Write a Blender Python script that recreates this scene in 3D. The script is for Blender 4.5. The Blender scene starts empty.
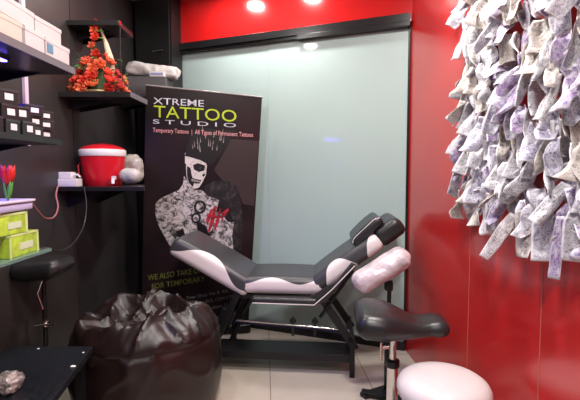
import bpy, bmesh, math, random
from mathutils import Vector, Matrix, noise
random.seed(7)
C = bpy.context.scene.collection
PI = math.pi
F = 430.0; H = 1.25; TH = math.atan(28 / F)

# ------------------------------------------------------------------ helpers
def at(px, py, Y):
    """world point seen at a photo pixel, at distance Y into the room"""
    dx = (px - 290) / F; dy = (200 - py) / F
    d = Vector((dx, math.cos(TH) + dy * math.sin(TH), -math.sin(TH) + dy * math.cos(TH)))
    return Vector((0, 0, H)) + d * (Y / d.y)

def mat(name, col, rough=0.5, metal=0.0, spec=0.5, coat=0.0, bump=0.0, bscale=60, var=0.0, vscale=4, emit=None, estr=0, sheen=0, detail=3):
    m = bpy.data.materials.new(name); m.use_nodes = True
    nt = m.node_tree; b = nt.nodes['Principled BSDF']
    b.inputs['Base Color'].default_value = (*col, 1)
    b.inputs['Roughness'].default_value = rough
    b.inputs['Metallic'].default_value = metal
    b.inputs['Specular IOR Level'].default_value = spec
    b.inputs['Coat Weight'].default_value = coat
    b.inputs['Coat Roughness'].default_value = 0.12
    if emit:
        b.inputs['Emission Color'].default_value = (*emit, 1); b.inputs['Emission Strength'].default_value = estr
    tc = nt.nodes.new('ShaderNodeTexCoord')
    if bump:
        n = nt.nodes.new('ShaderNodeTexNoise'); n.inputs['Scale'].default_value = bscale; n.inputs['Detail'].default_value = detail
        nt.links.new(tc.outputs['Object'], n.inputs['Vector'])
        bp = nt.nodes.new('ShaderNodeBump'); bp.inputs['Strength'].default_value = bump; bp.inputs['Distance'].default_value = 0.01
        nt.links.new(n.outputs['Fac'], bp.inputs['Height']); nt.links.new(bp.outputs['Normal'], b.inputs['Normal'])
    if var:
        n = nt.nodes.new('ShaderNodeTexNoise'); n.inputs['Scale'].default_value = vscale; n.inputs['Detail'].default_value = 5
        nt.links.new(tc.outputs['Object'], n.inputs['Vector'])
        r = nt.nodes.new('ShaderNodeMapRange'); r.inputs[1].default_value = .3; r.inputs[2].default_value = .7
        r.inputs[3].default_value = 1 - var; r.inputs[4].default_value = 1 + var
        nt.links.new(n.outputs['Fac'], r.inputs[0])
        mx = nt.nodes.new('ShaderNodeVectorMath'); mx.operation = 'SCALE'
        mx.inputs[0].default_value = col; nt.links.new(r.outputs[0], mx.inputs['Scale'])
        nt.links.new(mx.outputs[0], b.inputs['Base Color'])
    return m

class MB:
    def __init__(s): s.bm = bmesh.new()
    def box(s, c, d, rot=None):
        r = bmesh.ops.create_cube(s.bm, size=1)['verts']
        M = Matrix.Translation(Vector(c)) @ (rot.to_4x4() if rot else Matrix.Identity(4)) @ Matrix.Diagonal((*d, 1))
        bmesh.ops.transform(s.bm, matrix=M, verts=r); return s
    def tube(s, pts, r, n=12, cap=True):
        pts = [Vector(p) for p in pts]; rings = []
        rr = r if isinstance(r, (list, tuple)) else [r] * len(pts)
        up = None
        for i, p in enumerate(pts):
            a = pts[max(i - 1, 0)]; b = pts[min(i + 1, len(pts) - 1)]
            t = (b - a).normalized()
            if up is None: up = Vector((0, 0, 1)) if abs(t.z) < .9 else Vector((1, 0, 0))
            u = t.cross(up).normalized(); v = u.cross(t).normalized(); up = v
            rings.append([s.bm.verts.new(p + (u * math.cos(2 * PI * k / n) + v * math.sin(2 * PI * k / n)) * rr[i]) for k in range(n)])
        for a, b in zip(rings, rings[1:]):
            for k in range(n): s.bm.faces.new((a[k], a[(k + 1) % n], b[(k + 1) % n], b[k]))
        if cap: s.bm.faces.new(rings[0][::-1]); s.bm.faces.new(rings[-1])
        return s
    def lathe(s, prof, c=(0, 0, 0), n=40, M=None):
        rings = []; c = Vector(c); vs = []
        for r, z in prof:
            if r < 1e-5: ring = [s.bm.verts.new(c + Vector((0, 0, z)))]
            else: ring = [s.bm.verts.new(c + Vector((r * math.cos(2 * PI * k / n), r * math.sin(2 * PI * k / n), z))) for k in range(n)]
            rings.append(ring); vs += ring
        for a, b in zip(rings, rings[1:]):
            for k in range(n):
                k2 = (k + 1) % n
                if len(a) == 1 and len(b) == 1: continue
                if len(a) == 1: s.bm.faces.new((a[0], b[k2], b[k]))
                elif len(b) == 1: s.bm.faces.new((a[k], a[k2], b[0]))
                else: s.bm.faces.new((a[k], a[k2], b[k2], b[k]))
        if M: bmesh.ops.transform(s.bm, matrix=M, verts=vs)
        return s
    def prism(s, poly, y0, y1):
        """polygon in x,z pushed out along y"""
        a = [s.bm.verts.new((x, y0, z)) for x, z in poly]; b = [s.bm.verts.new((x, y1, z)) for x, z in poly]
        s.bm.faces.new(a); s.bm.faces.new(b[::-1]); n = len(poly)
        for i in range(n): s.bm.faces.new((a[i], b[i], b[(i + 1) % n], a[(i + 1) % n]))
        return s
    def rbox(s, c, d, r=.02, n=(20, 16, 8), rot=None, fn=None):
        """rounded, padded box"""
        h = Vector(d) / 2; r = min(r, min(h) * .999); vm = {}
        def vert(q):
            k = tuple(round(x, 5) for x in q)
            if k not in vm:
                inn = Vector([max(-(h[i] - r), min(h[i] - r, q[i])) for i in range(3)])
                dd = Vector(q) - inn
                p = inn + dd.normalized() * r if dd.length > 1e-9 else Vector(q)
                if fn: p = fn(p)
                if rot: p = rot @ p
                vm[k] = s.bm.verts.new(p + Vector(c))
            return vm[k]
        for ax in range(3):
            a1, a2 = (ax + 1) % 3, (ax + 2) % 3
            for sg in (-1, 1):
                for i in range(n[a1]):
                    for j in range(n[a2]):
                        qs = []
                        for (u, v) in ((i, j), (i + 1, j), (i + 1, j + 1), (i, j + 1)):
                            q = [0, 0, 0]; q[ax] = sg * h[ax]
                            cu = -math.cos(PI * u / n[a1]); cv = -math.cos(PI * v / n[a2])
                            q[a1] = h[a1] * (cu * .6 + (2 * u / n[a1] - 1) * .4); q[a2] = h[a2] * (cv * .6 + (2 * v / n[a2] - 1) * .4)
                            qs.append(vert(q))
                        if sg < 0: qs = qs[::-1]
                        try: s.bm.faces.new(qs)
                        except ValueError: pass
        return s
    def build(s, name, m, parent=None, smooth=True, bevel=0, loc=None, normals=True):
        if normals: bmesh.ops.recalc_face_normals(s.bm, faces=s.bm.faces)
        me = bpy.data.meshes.new(name); s.bm.to_mesh(me); s.bm.free()
        o = bpy.data.objects.new(name, me); C.objects.link(o)
        for x in (m if isinstance(m, (list, tuple)) else [m]): me.materials.append(x)
        if smooth:
            for p in me.polygons: p.use_smooth = True
            me.set_sharp_from_angle(angle=math.radians(42))
        if bevel:
            b = o.modifiers.new('bevel', 'BEVEL'); b.width = bevel; b.segments = 2; b.limit_method = 'ANGLE'
        if parent: o.parent = parent
        if loc: o.location = loc
        return o

def tag(o, label=None, cat=None, group=None, kind=None):
    if label: o['label'] = label
    if cat: o['category'] = cat
    if group: o['group'] = group
    if kind: o['kind'] = kind
    return o
def thing(name, loc, rz, label, cat, group=None):
    o = bpy.data.objects.new(name, None); C.objects.link(o); o.location = loc; o.rotation_euler.z = rz
    o.empty_display_size = .05
    return tag(o, label, cat, group)
def struct(o): o['kind'] = 'structure'; return o
def Ry(a): return Matrix.Rotation(a, 3, 'Y')
def Rz(a): return Matrix.Rotation(a, 3, 'Z')
def Rx(a): return Matrix.Rotation(a, 3, 'X')
def recenter(o, p):
    """put a one-mesh thing's origin at p"""
    p = Vector(p); o.data.transform(Matrix.Translation(-p)); o.location = p; return o

# ------------------------------------------------------------------ materials
M = {}
M['black'] = mat('black_laminate', (.012, .012, .013), .38, var=.25, vscale=3)
M['greywall'] = mat('charcoal_laminate', (.038, .034, .033), .42, var=.25, vscale=2)
M['shelf'] = mat('black_shelf_board', (.014, .013, .014), .3)
M['lip'] = mat('grey_shelf_board', (.16, .15, .17), .35)
M['red'] = mat('red_laminate', (.52, .011, .012), .30, spec=.7, coat=.6, var=.10, vscale=2.5)
M['redgloss'] = mat('glossy_red_panel', (.60, .012, .012), .16, spec=.6, var=.05)
M['ceil'] = mat('white_ceiling', (.75, .74, .73), .7)
M['blkmetal'] = mat('black_metal', (.012, .012, .014), .35, metal=.3)
M['chrome'] = mat('chrome', (.75, .74, .72), .15, metal=1)
M['frame'] = mat('black_door_frame', (.01, .01, .011), .25)
M['white'] = mat('white_card', (.70, .66, .66), .5)
M['cream'] = mat('cream_card', (.68, .60, .52), .55)
M['blackcard'] = mat('black_card_box', (.02, .02, .024), .35)
M['label'] = mat('white_label', (.85, .84, .86), .5)
M['bluelabel'] = mat('blue_label', (.12, .28, .42), .5)
M['green'] = mat('lime_green_card', (.42, .60, .05), .4, var=.35, vscale=25)
M['greentrim'] = mat('pale_green_edge', (.62, .74, .30), .4)
M['lav'] = mat('lavender_plastic', (.52, .47, .72), .3)
M['leather'] = mat('brown_leatherette', (.015, .0075, .0072), .32, spec=.48, bump=.10, bscale=220, var=.2, vscale=6)
M['blkvinyl'] = mat('black_vinyl', (.018, .018, .019), .33, spec=.5, bump=.05, bscale=300)
M['whitevinyl'] = mat('white_vinyl', (.66, .60, .585), .36, spec=.5, var=.05, vscale=9)
M['redplastic'] = mat('red_plastic', (.62, .010, .022), .28, bump=.15, bscale=14)
M['whiteplastic'] = mat('white_plastic', (.80, .78, .76), .35)
M['petal'] = mat('red_orange_petal', (.74, .085, .035), .5, var=.5, vscale=30)
M['petalred'] = mat('deep_red_petal', (.55, .015, .015), .5, var=.3, vscale=30)
M['leaf'] = mat('green_leaf', (.09, .30, .04), .5, var=.3, vscale=20)
M['gold'] = mat('cream_gold_straw', (.62, .48, .24), .5, bump=.4, bscale=90)
M['wrap'] = mat('clear_crinkled_plastic_over_white', (.66, .56, .59), .16, spec=.8, bump=.9, bscale=22, var=.22, vscale=14)
M['bag'] = mat('white_plastic_bag', (.45, .44, .41), .3, bump=.6, bscale=25)
M['carton'] = mat('grey_carton', (.10, .095, .10), .6)
M['cable'] = mat('dark_cable', (.03, .025, .026), .4)
M['pinkcable'] = mat('pink_cable', (.42, .16, .15), .4)
M['upright'] = mat('pale_lilac_upright', (.75, .62, .78), .35)
M['bluebar'] = mat('violet_blue_metal', (.05, .04, .12), .25, metal=.6)
M['sketch'] = mat('crumpled_foil_wrap', (.36, .31, .30), .3, metal=.2, bump=.8, bscale=40, var=.6, vscale=40)

def glassmat():
    m = mat('green_tinted_glass', (.45, .72, .62), .06, spec=.6)
    b = m.node_tree.nodes['Principled BSDF']; b.inputs['Transmission Weight'].default_value = .75; b.inputs['IOR'].default_value = 1.45
    return m
M['glass'] = glassmat()
def frosted():
    m = mat('frosted_glass', (.43, .555, .535), .32, spec=.5, var=.03, vscale=1.2)
    b = m.node_tree.nodes['Principled BSDF']; b.inputs['Coat Weight'].default_value = .6; b.inputs['Coat Roughness'].default_value = .05
    return m
M['frosted'] = frosted()

def floormat():
    m = mat('cream_floor_tiles', (.60, .53, .43), .22, spec=.5)
    nt = m.node_tree; b = nt.nodes['Principled BSDF']; N = nt.nodes.new; L = nt.links.new
    tc = N('ShaderNodeTexCoord'); mp = N('ShaderNodeMapping'); mp.inputs['Rotation'].default_value[2] = math.radians(-3.4)
    mp.inputs['Location'].default_value = (-.03, .12, 0)
    L(tc.outputs['Object'], mp.inputs['Vector'])
    br = N('ShaderNodeTexBrick'); br.offset = 0; br.inputs['Scale'].default_value = 1
    br.inputs['Brick Width'].default_value = .59; br.inputs['Row Height'].default_value = .59; br.inputs['Mortar Size'].default_value = .0028
    br.inputs['Color1'].default_value = (.58, .525, .44, 1); br.inputs['Color2'].default_value = (.555, .50, .42, 1); br.inputs['Mortar'].default_value = (.26, .20, .15, 1)
    L(mp.outputs[0], br.inputs['Vector'])
    n = N('ShaderNodeTexNoise'); n.inputs['Scale'].default_value = 3; n.inputs['Detail'].default_value = 6
    L(tc.outputs['Object'], n.inputs['Vector'])
    mx = N('ShaderNodeMixRGB'); mx.blend_type = 'MULTIPLY'; mx.inputs[0].default_value = .25
    L(br.outputs['Color'], mx.inputs[1]); L(n.outputs['Fac'], mx.inputs[2]); L(mx.outputs[0], b.inputs['Base Color'])
    return m
M['floor'] = floormat()

def banded(name, c, amp, k, ph, dark=(.05, .05, .054), light=(.80, .72, .71)):
    """dark top with a white wavy side panel, split on |y| - z + amp*cos(k x + ph) > c"""
    m = mat(name, dark, .36, spec=.5, bump=.04, bscale=300)
    nt = m.node_tree; b = nt.nodes['Principled BSDF']; N = nt.nodes.new; L = nt.links.new
    tc = N('ShaderNodeTexCoord'); sp = N('ShaderNodeSeparateXYZ'); L(tc.outputs['Object'], sp.inputs[0])
    def mth(op, a, bb=None):
        n = N('ShaderNodeMath'); n.operation = op
        for i, v in enumerate((a, bb)):
            if v is None: continue
            if isinstance(v, (int, float)): n.inputs[i].default_value = v
            else: L(v, n.inputs[i])
        return n.outputs[0]
    q = mth('SUBTRACT', mth('ABSOLUTE', sp.outputs[1]), sp.outputs[2])
    w = mth('MULTIPLY', mth('COSINE', mth('ADD', mth('MULTIPLY', sp.outputs[0], k), ph)), amp)
    g = mth('GREATER_THAN', mth('ADD', q, w), c)
    mx = N('ShaderNodeMixRGB'); L(g, mx.inputs[0]); mx.inputs[1].default_value = (*dark, 1); mx.inputs[2].default_value = (*light, 1)
    L(mx.outputs[0], b.inputs['Base Color'])
    return m

# ------------------------------------------------------------------ the room
XL = -1.30
CX, CY = .81, 2.95                                # corner of glass wall and red wall
A2 = math.radians(68); gd = Vector((-math.sin(A2), math.cos(A2), 0))      # along the glass wall, to the left and away
gn = Vector((-gd.y, gd.x, 0)); gn = gn if gn.y < 0 else -gn               # towards the room
rd = Vector((.058, -.998, 0)).normalized(); rn = Vector((-.998, -.058, 0)).normalized()   # along red wall towards the viewer; into the room
ZC = 2.66
def wp(t, z, off=0): return Vector((CX, CY, 0)) + gd * t + gn * off + Vector((0, 0, z))
def rp(s_, z, off=0): return Vector((CX, CY, 0)) + rd * s_ + rn * off + Vector((0, 0, z))
def slab(mb, p0, p1, n, z0, z1, th):
    """upright slab between floor points p0,p1, th thick on the side away from n"""
    vs = []
    for z in (z0, z1):
        for p in (p0, p1, p1 - n * th, p0 - n * th): vs.append(mb.bm.verts.new((p.x, p.y, z)))
    for f in ((0, 1, 2, 3), (7, 6, 5, 4), (0, 4, 5, 1), (1, 5, 6, 2), (2, 6, 7, 3), (3, 7, 4, 0)): mb.bm.faces.new([vs[i] for i in f])
    return mb

struct(MB().box((0, 1.2, -.05), (5.4, 6.4, .1)).build('floor', M['floor'], smooth=False))
struct(MB().box((0, 1.2, ZC + .05), (5.4, 6.4, .1)).build('ceiling', M['ceil'], smooth=False))
# left wall: lower black panels and seams between
wl = MB(); ys = [-1.6, -.4, .55, 1.5, 2.60]
for a, b in zip(ys, ys[1:]): wl.box((XL - .05, (a + b) / 2, ZC / 2), (.1, b - a - .005, ZC))
struct(wl.build('wall_left', M['greywall'], smooth=False))
struct(slab(MB(), rp(-.02, 0), rp(4.6, 0), rn, 0, ZC, .1).build('wall_right', M['red'], smooth=False))
tr = MB()
for s_ in (.91, 1.45):
    slab(tr, rp(s_, 0, .0015), rp(s_ + .003, 0, .0015), rn, 0, ZC, .004)
struct(tr.build('trim_1', mat('pale_panel_joint', (.50, .16, .12), .5), smooth=False))
struct(MB().box((XL - .05, 3.43, ZC / 2), (.1, 1.65, ZC)).build('wall_left_back', mat('dark_laminate', (.030, .028, .029), .4, var=.2), smooth=False))
# glass wall: header above, sliding frosted doors below
struct(slab(MB(), wp(-.02, 0, .02), wp(2.25, 0, .02), gn, 2.255, ZC, .14).build('wall_back', M['redgloss'], smooth=False))
struct(slab(MB(), wp(1.86, 0, -.03), wp(2.9, 0, -.03), gn, 0, ZC, .08).build('wall_back_left', M['black'], smooth=False))
d = thing('door_1', wp(.95, 0), 0, None, None); struct(d)
def child_slab(name, m, t0, t1, z0, z1, off, th):
    mb = MB(); o = wp(.95, 0)
    slab(mb, wp(t0, 0, off) - o, wp(t1, 0, off) - o, gn, z0, z1, th)
    return mb.build(name, m, d, smooth=False, bevel=.002)
child_slab('glass_panel', M['frosted'], .0, 1.055, .05, 2.228, -.005, .012)
child_slab('glass_panel', M['frosted'], 1.05, 1.93, .05, 2.228, -.008, .012)
child_slab('top_rail', M['frame'], 0, 1.93, 2.247, 2.300, .045, .07)
child_slab('top_rail', M['frame'], 0, .80, 2.215, 2.247, .05, .06)
child_slab('top_rail', M['frame'], .80, 1.93, 2.224, 2.247, .03, .05)
child_slab('bottom_rail', M['frame'], 0, 1.93, 0, .055, .02, .05)
child_slab('side_jamb', M['frame'], 0, .014, .05, 2.22, .01, .04)
child_slab('side_jamb', M['frame'], 1.875, 1.93, 0, 2.295, .02, .06)

# ------------------------------------------------------------------ tall cabinet at the back left
cab = thing('tall_cabinet', (-1.12, 3.66, 0), 0, 'tall black cabinet from floor to ceiling between glass doors and left wall', 'cabinet')
o = Vector((-1.12, 3.66, 0)); cf0 = Vector((-.945, 3.50, 0)); cf1 = cf0 + gd * .36
slab(MB(), cf0 - o, cf1 - o - Vector((0, 0, 0)), gn, 0, ZC - .005, .14).build('body', M['black'], cab, smooth=False)
dr = slab(MB(), cf0 + gd * .012 + gn * .012 - o, cf1 - gd * .012 + gn * .012 - o, gn, 1.0, ZC - .03, .01).build('door', M['black'], cab, smooth=False, bevel=.002)
hp = cf0 + gd * .16 + gn * .03 - o
MB().tube([hp + Vector((0, 0, 2.22)), hp - gd * .10 + Vector((0, 0, 2.22))], .006).build('handle', M['chrome'], dr)

# ------------------------------------------------------------------ roll-up banner
TL, TR = at(146, 86, 3.12), at(262, 98, 3.27)
BR, BL = at(248.5, 332, 3.31), at(141.5, 342, 3.17)
BR.z = BL.z = .06
bo = (BL + BR) / 2; bo.z = 0
def bq(u, v): return (BL * (1 - u) + BR * u) * (1 - v) + (TL * (1 - u) + TR * u) * v
bnn = (BR - BL).cross(TL - BL).normalized(); bnn = bnn if bnn.y < 0 else -bnn
def uv_of(px, py):
    u, v = .5, .5
    for _ in range(12):
        def err(u, v):
            p = bq(u, v); q = at(px, py, p.y); return (p.x - q.x, p.z - q.z)
        e = err(u, v); h = 1e-4; eu = err(u + h, v); ev = err(u, v + h)
        a, b_, c_, d_ = (eu[0] - e[0]) / h, (ev[0] - e[0]) / h, (eu[1] - e[1]) / h, (ev[1] - e[1]) / h
        det = a * d_ - b_ * c_; u -= (d_ * e[0] - b_ * e[1]) / det; v -= (a * e[1] - c_ * e[0]) / det
    return u, v
ban = thing('roll_up_banner', bo, 0, 'dark roll-up advertising banner with tattooed man print, in front of the glass doors', 'banner')
mb = MB(); NU, NV = 8, 16
g = [[[mb.bm.verts.new(bq(i / NU, j / NV) - bo - bnn * k) for j in range(NV + 1)] for i in range(NU + 1)] for k in (0, .003)]
for k in (0, 1):
    for i in range(NU):
        for j in range(NV): mb.bm.faces.new((g[k][i][j], g[k][i + 1][j], g[k][i + 1][j + 1], g[k][i][j + 1]))
for j in range(NV):
    for i in (0, NU): mb.bm.faces.new((g[0][i][j], g[0][i][j + 1], g[1][i][j + 1], g[1][i][j]))
for i in range(NU):
    for j in (0, NV): mb.bm.faces.new((g[0][i][j], g[0][i + 1][j], g[1][i + 1][j], g[1][i][j]))
def bannermat():
    m = mat('dark_maroon_print', (.03, .018, .02), .3, spec=.3)
    nt = m.node_tree; b = nt.nodes['Principled BSDF']; N = nt.nodes.new; L = nt.links.new
    tc = N('ShaderNodeTexCoord'); n = N('ShaderNodeTexNoise'); n.inputs['Scale'].default_value = 1.6; n.inputs['Detail'].default_value = 4
    L(tc.outputs['Object'], n.inputs['Vector']); r = N('ShaderNodeValToRGB')
    r.color_ramp.elements[0].color = (.006, .004, .005, 1); r.color_ramp.elements[1].color = (.034, .017, .020, 1)
    r.color_ramp.elements[0].position = .35; r.color_ramp.elements[1].position = .75
    L(n.outputs['Fac'], r.inputs[0]); L(r.outputs[0], b.inputs['Base Color'])
    return m
sheet = mb.build('printed_sheet', bannermat(), ban)
MB().tube([bq(-.004, 1.003) - bo, bq(1.004, 1.003) - bo], .008).build('top_bar', mat('pale_banner_rail', (.22, .20, .20), .35, metal=.3), ban)
ang = math.atan2((BR - BL).y, (BR - BL).x)
MB().rbox((0, 0, .035), ((BR - BL).length + .03, .10, .068), .02, rot=Rz(ang)).build('base_housing', M['blkmetal'], ban)
MB().tube([bq(.5, .02) - bo - bnn * .025, bq(.5, 1.0) - bo - bnn * .025], .008).build('support_pole', M['blkmetal'], ban)

def patch(name, polys, m, off, parent=sheet):
    mb = MB()
    for poly in polys:
        vs = []
        for (px, py) in poly:
            u, v = uv_of(px, py); vs.append(mb.bm.verts.new(bq(u, v) - bo + bnn * off))
        f = mb.bm.faces.new(vs)
    bmesh.ops.triangulate(mb.bm, faces=mb.bm.faces[:])
    return mb.build(name, m, parent, smooth=False)
def ell(cx, cy, rx, ry, n=18, a=0): return [(cx + rx * math.cos(t) * math.cos(a) - ry * math.sin(t) * math.sin(a), cy + rx * math.cos(t) * math.sin(a) + ry * math.sin(t) * math.cos(a)) for t in [2 * PI * k / n for k in range(n)]]
def inkmat(name, c0, c1, sc, thr=.5):
    m = mat(name, c0, .4); nt = m.node_tree; b = nt.nodes['Principled BSDF']; N = nt.nodes.new; L = nt.links.new
    tc = N('ShaderNodeTexCoord'); n = N('ShaderNodeTexNoise'); n.inputs['Scale'].default_value = sc; n.inputs['Detail'].default_value = 6; n.inputs['Roughness'].default_value = .7
    n.inputs['Distortion'].default_value = 1.2
    L(tc.outputs['Object'], n.inputs['Vector']); r = N('ShaderNodeValToRGB')
    r.color_ramp.elements[0].color = (*c0, 1); r.color_ramp.elements[1].color = (*c1, 1)
    r.color_ramp.elements[0].position = thr - .07; r.color_ramp.elements[1].position = thr + .09
    L(n.outputs['Fac'], r.inputs[0]); L(r.outputs[0], b.inputs['Base Color']); return m
skin = inkmat('inked_grey_skin_print', (.02, .018, .02), (.62, .58, .58), 26, .47)
skin_f = inkmat('pale_face_print', (.10, .09, .09), (.72, .68, .67), 20, .36)
cloth = inkmat('dark_print', (.010, .008, .010), (.06, .05, .055), 10, .55)
ink = mat('ink_print', (.006, .005, .006), .4)
tooth = mat('dull_tooth_print', (.42, .39, .38), .4)
redink = inkmat('red_ink_print', (.03, .005, .006), (.55, .02, .04), 30, .45)
hazep = mat('dusky_print', (.042, .027, .028), .35)
patch('print_backdrop', [[(231, 139), (258.8, 141), (254.2, 206), (243, 204), (236, 186), (222, 180), (214, 170)]], hazep, .0006)
patch('print_jacket', [[(205, 186), (214, 181), (228, 180), (237, 188), (241, 203), (243, 225), (241, 252), (215, 262), (200, 250)]], cloth, .0012)
patch('print_torso', [[(184, 176), (189, 182), (194, 190), (202, 190), (208, 196), (219, 200), (229, 210), (234, 222), (232, 236), (234, 252), (222, 258), (214, 246), (200, 244), (186, 252), (170, 246), (163, 234), (158, 224), (155, 212), (156, 203), (161, 198), (170, 194), (179, 190), (183, 184)]], skin, .0018)
patch('print_shadow', [[(219, 200), (229, 210), (234, 222), (228, 222), (222, 214), (216, 212)], [(196, 220), (206, 226), (214, 246), (206, 244), (198, 232)], [(176, 232), (183, 228), (190, 250), (184, 251)]], ink, .0024)
patch('print_ear', [[(185, 153), (188, 152), (190, 158), (188, 166), (185, 163)]], skin_f, .0018)
patch('print_face', [[(187.5, 156), (196, 157), (206, 163), (207, 166), (204.5, 171), (206, 175), (202.5, 178), (202, 183), (199, 187.5), (194, 189), (189, 184), (186.5, 176), (186, 166)]], skin_f, .0024)
patch('print_eye_socket', [[(193, 165), (198, 163), (205, 165.5), (204, 170.5), (199, 172), (194, 169.5)], [(203.5, 173.5), (205.5, 174.5), (203.5, 177), (202, 175.5)]], ink, .0030)
patch('print_eye', [ell(200.2, 168.0, 1.0, .5)], M['lip'], .0036)
patch('print_cheek_shadow', [[(187, 166), (190.5, 168), (191.5, 174), (190, 179), (194, 183), (193, 187), (189, 183), (187, 176)]], ink, .0028)
patch('print_mouth', [[(191, 177.5), (196, 179), (201.5, 180), (200, 183.5), (195, 183.5), (191, 181)]], ink, .0030)
patch('print_teeth', [[(191.6 + 1.9 * k, 178.7 + .5 * k), (192.9 + 1.9 * k, 179.0 + .5 * k), (192.7 + 1.9 * k, 181.5 + .3 * k), (191.6 + 1.9 * k, 181.2 + .3 * k)] for k in range(5)], tooth, .0036)
patch('print_crown', [[(185, 156), (187, 146), (193, 131), (200, 128), (212, 129), (223, 131), (236, 130), (229, 142), (220, 156), (211, 166), (200, 160), (190, 157)]], ink, .0030)
rr = random.Random(3); sp = []
for k in range(22):
    x = rr.uniform(192, 226); y = rr.uniform(131, 152); 
    if x > 232 - (y - 130) * .7: continue
    l = rr.uniform(4, 9); sl = (x - 204) * .06
    sp.append([(x, y), (x + .9, y), (x + .4 + sl, y - l)])
spm = mat('pale_spike_print', (.36, .31, .31), .4)
for q_ in sp: patch('print_crown_spike', [q_], spm, .0036)
patch('print_ring_tattoo', [ell(200, 207, 6.2, 6.8)], ink, .0026)
patch('print_ring_centre', [ell(200, 207, 4, 4.6)], skin, .0032)
patch('print_ring_tattoo', [ell(196, 218, 5, 5.4)], ink, .0026)
patch('print_ring_centre', [ell(196, 218, 3, 3.4)], skin, .0032)
patch('print_red_marks', [[(206, 219), (211, 209), (213, 209), (210, 220), (207, 226)], [(214, 206), (217, 206), (214, 222), (209, 233), (208, 230), (212, 220)], [(219, 210), (221, 208), (219, 222), (215, 231), (214, 228)], [(222, 213), (228, 208), (229, 210), (223, 218), (221, 225)], [(207, 214), (220, 216), (227, 214), (226, 216), (218, 219), (207, 217)]], redink, .0030)

def btext(name, s_, p0, p1, hgt, m, off=.0050, bold=0.0, shear=0, space=1.0):
    cu = bpy.data.curves.new('t', 'FONT'); cu.body = s_; cu.size = 1; cu.offset = bold; cu.shear = shear; cu.space_character = space; cu.resolution_u = 3
    to = bpy.data.objects.new('t', cu); C.objects.link(to); bpy.context.view_layer.update()
    me = bpy.data.meshes.new_from_object(to.evaluated_get(bpy.context.evaluated_depsgraph_get()))
    bpy.data.objects.remove(to); bpy.data.curves.remove(cu)
    xs = [v.co.x for v in me.vertices]; x0, x1 = min(xs), max(xs); cap = .70
    for v in me.vertices:
        a = (v.co.x - x0) / (x1 - x0); b = v.co.y / cap
        px = p0[0] + (p1[0] - p0[0]) * a; py = p0[1] + (p1[1] - p0[1]) * a - hgt * b
        u, w = uv_of(px, py); v.co = bq(u, w) - bo + bnn * off
    me.name = name; o_ = bpy.data.objects.new(name, me); C.objects.link(o_); me.materials.clear(); me.materials.append(m); o_.parent = sheet
    return o_
tw = mat('silver_white_print', (.62, .62, .72), .4); ty = mat('lime_print', (.48, .62, .02), .4); tp = mat('pink_print', (.78, .36, .38), .4)
tyd = mat('shaded_lime_print', (.15, .17, .03), .4); tg = mat('shaded_white_print', (.24, .23, .23), .4)  # lower banner text: the dim light down there is put into these colours
btext('print_headline', 'XTREME', (153.3, 104), (204, 106.8), 6.6, tw, bold=.002)
btext('print_headline', 'TATTOO', (154, 117), (236.5, 122), 11.8, ty, bold=.0)
btext('print_headline', 'S T U D I O', (153, 123.5), (236, 127.5), 4.2, tw)
btext('print_tagline', 'Temporary Tattoos  |  All Types of Permanent Tattoos', (153, 132), (253, 137), 4.4, tp, bold=.004)
btext('print_lower_line', 'WE ALSO TAKE ORDER', (148, 280.5), (214, 270.5), 5.6, tyd, bold=.01)
btext('print_lower_line', 'FOR TEMPORARY', (152, 289), (205, 281), 5.4, tyd, bold=.01)
btext('print_address_line', 'Your Shop No 8, 4th', (186, 299.5), (228, 292), 3.4, tg)
btext('print_address_line', 'near to BUS, COM CTR', (192, 305), (234, 298), 3.4, tg)
btext('print_address_line', 'bangalore 25', (203, 310), (228, 306), 3, tg)
btext('print_address_line', '025 40', (210, 321), (228, 318), 3.6, tg)

# ------------------------------------------------------------------ tattoo bench
bx, by = -.03, 2.82
bench = thing('tattoo_bench', (bx, by, 0), math.radians(-5), 'reclining tattoo bench with black and white padded sections on black metal frame', 'tattoo bench')
HWB = .22
# (pad centres in the bench's own x,z; x shifted by the bench's place)
def pad(name, c, L, T, W, tilt, m, r=.045, parent=bench, taper=0):
    def fn(p):
        k = 1 - taper * (p.x / L + .5); q = Vector((p.x, p.y, p.z * (1 - .0 * k)))
        q.z += .008 * math.sin(PI * (p.x / L + .5)) * (1 if p.z > 0 else 0)
        q.y *= (1 - taper * (.5 - p.x / L)) if taper > 0 else (1 + taper * (.5 + p.x / L))
        return q
    mb_ = MB().rbox((0, 0, 0), (L, W, T), r, n=(28, 18, 12), fn=fn)
    o_ = mb_.build(name, m, parent); o_.location = c; o_.rotation_euler = (0, tilt, 0); return o_
lw = (.80, .70, .69)
leg_pad = pad('leg_rest_pad', (-.455, 0, .655), .575, .125, HWB * 2, math.radians(29), banded('leg_rest_vinyl', HWB - .045, .068, 2 * PI / .50, .35))
seat_pad = pad('seat_pad', (.0, 0, .545), .53, .105, HWB * 2, 0, banded('seat_vinyl', HWB - .045, .028, 2 * PI / .34, 1.2))
back_pad = pad('backrest_pad', (.39, 0, .685), .53, .105, HWB * 2, math.radians(-37), banded('backrest_vinyl', HWB - .035, .078, 2 * PI / .30, 1.1), taper=-.05)
pil = pad('headrest_pad', (.655, 0, .885), .185, .112, HWB * 1.85, math.radians(-37), M['blkvinyl'], r=.042)
pl = pad('head_pillow', (.52, -.02, .885), .235, .065, .34, math.radians(-44), M['blkvinyl'], r=.03)
ring = []
mbp = MB()
for k in range(41):
    t = k / 40; x = -.112 + .224 * t; z = .030 - .018 * (2 * t - 1) ** 8; ring.append((x, -.160, z))
mbp.tube(ring, .003, n=6, cap=False).build('piping', M['whitevinyl'], pl)
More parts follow.
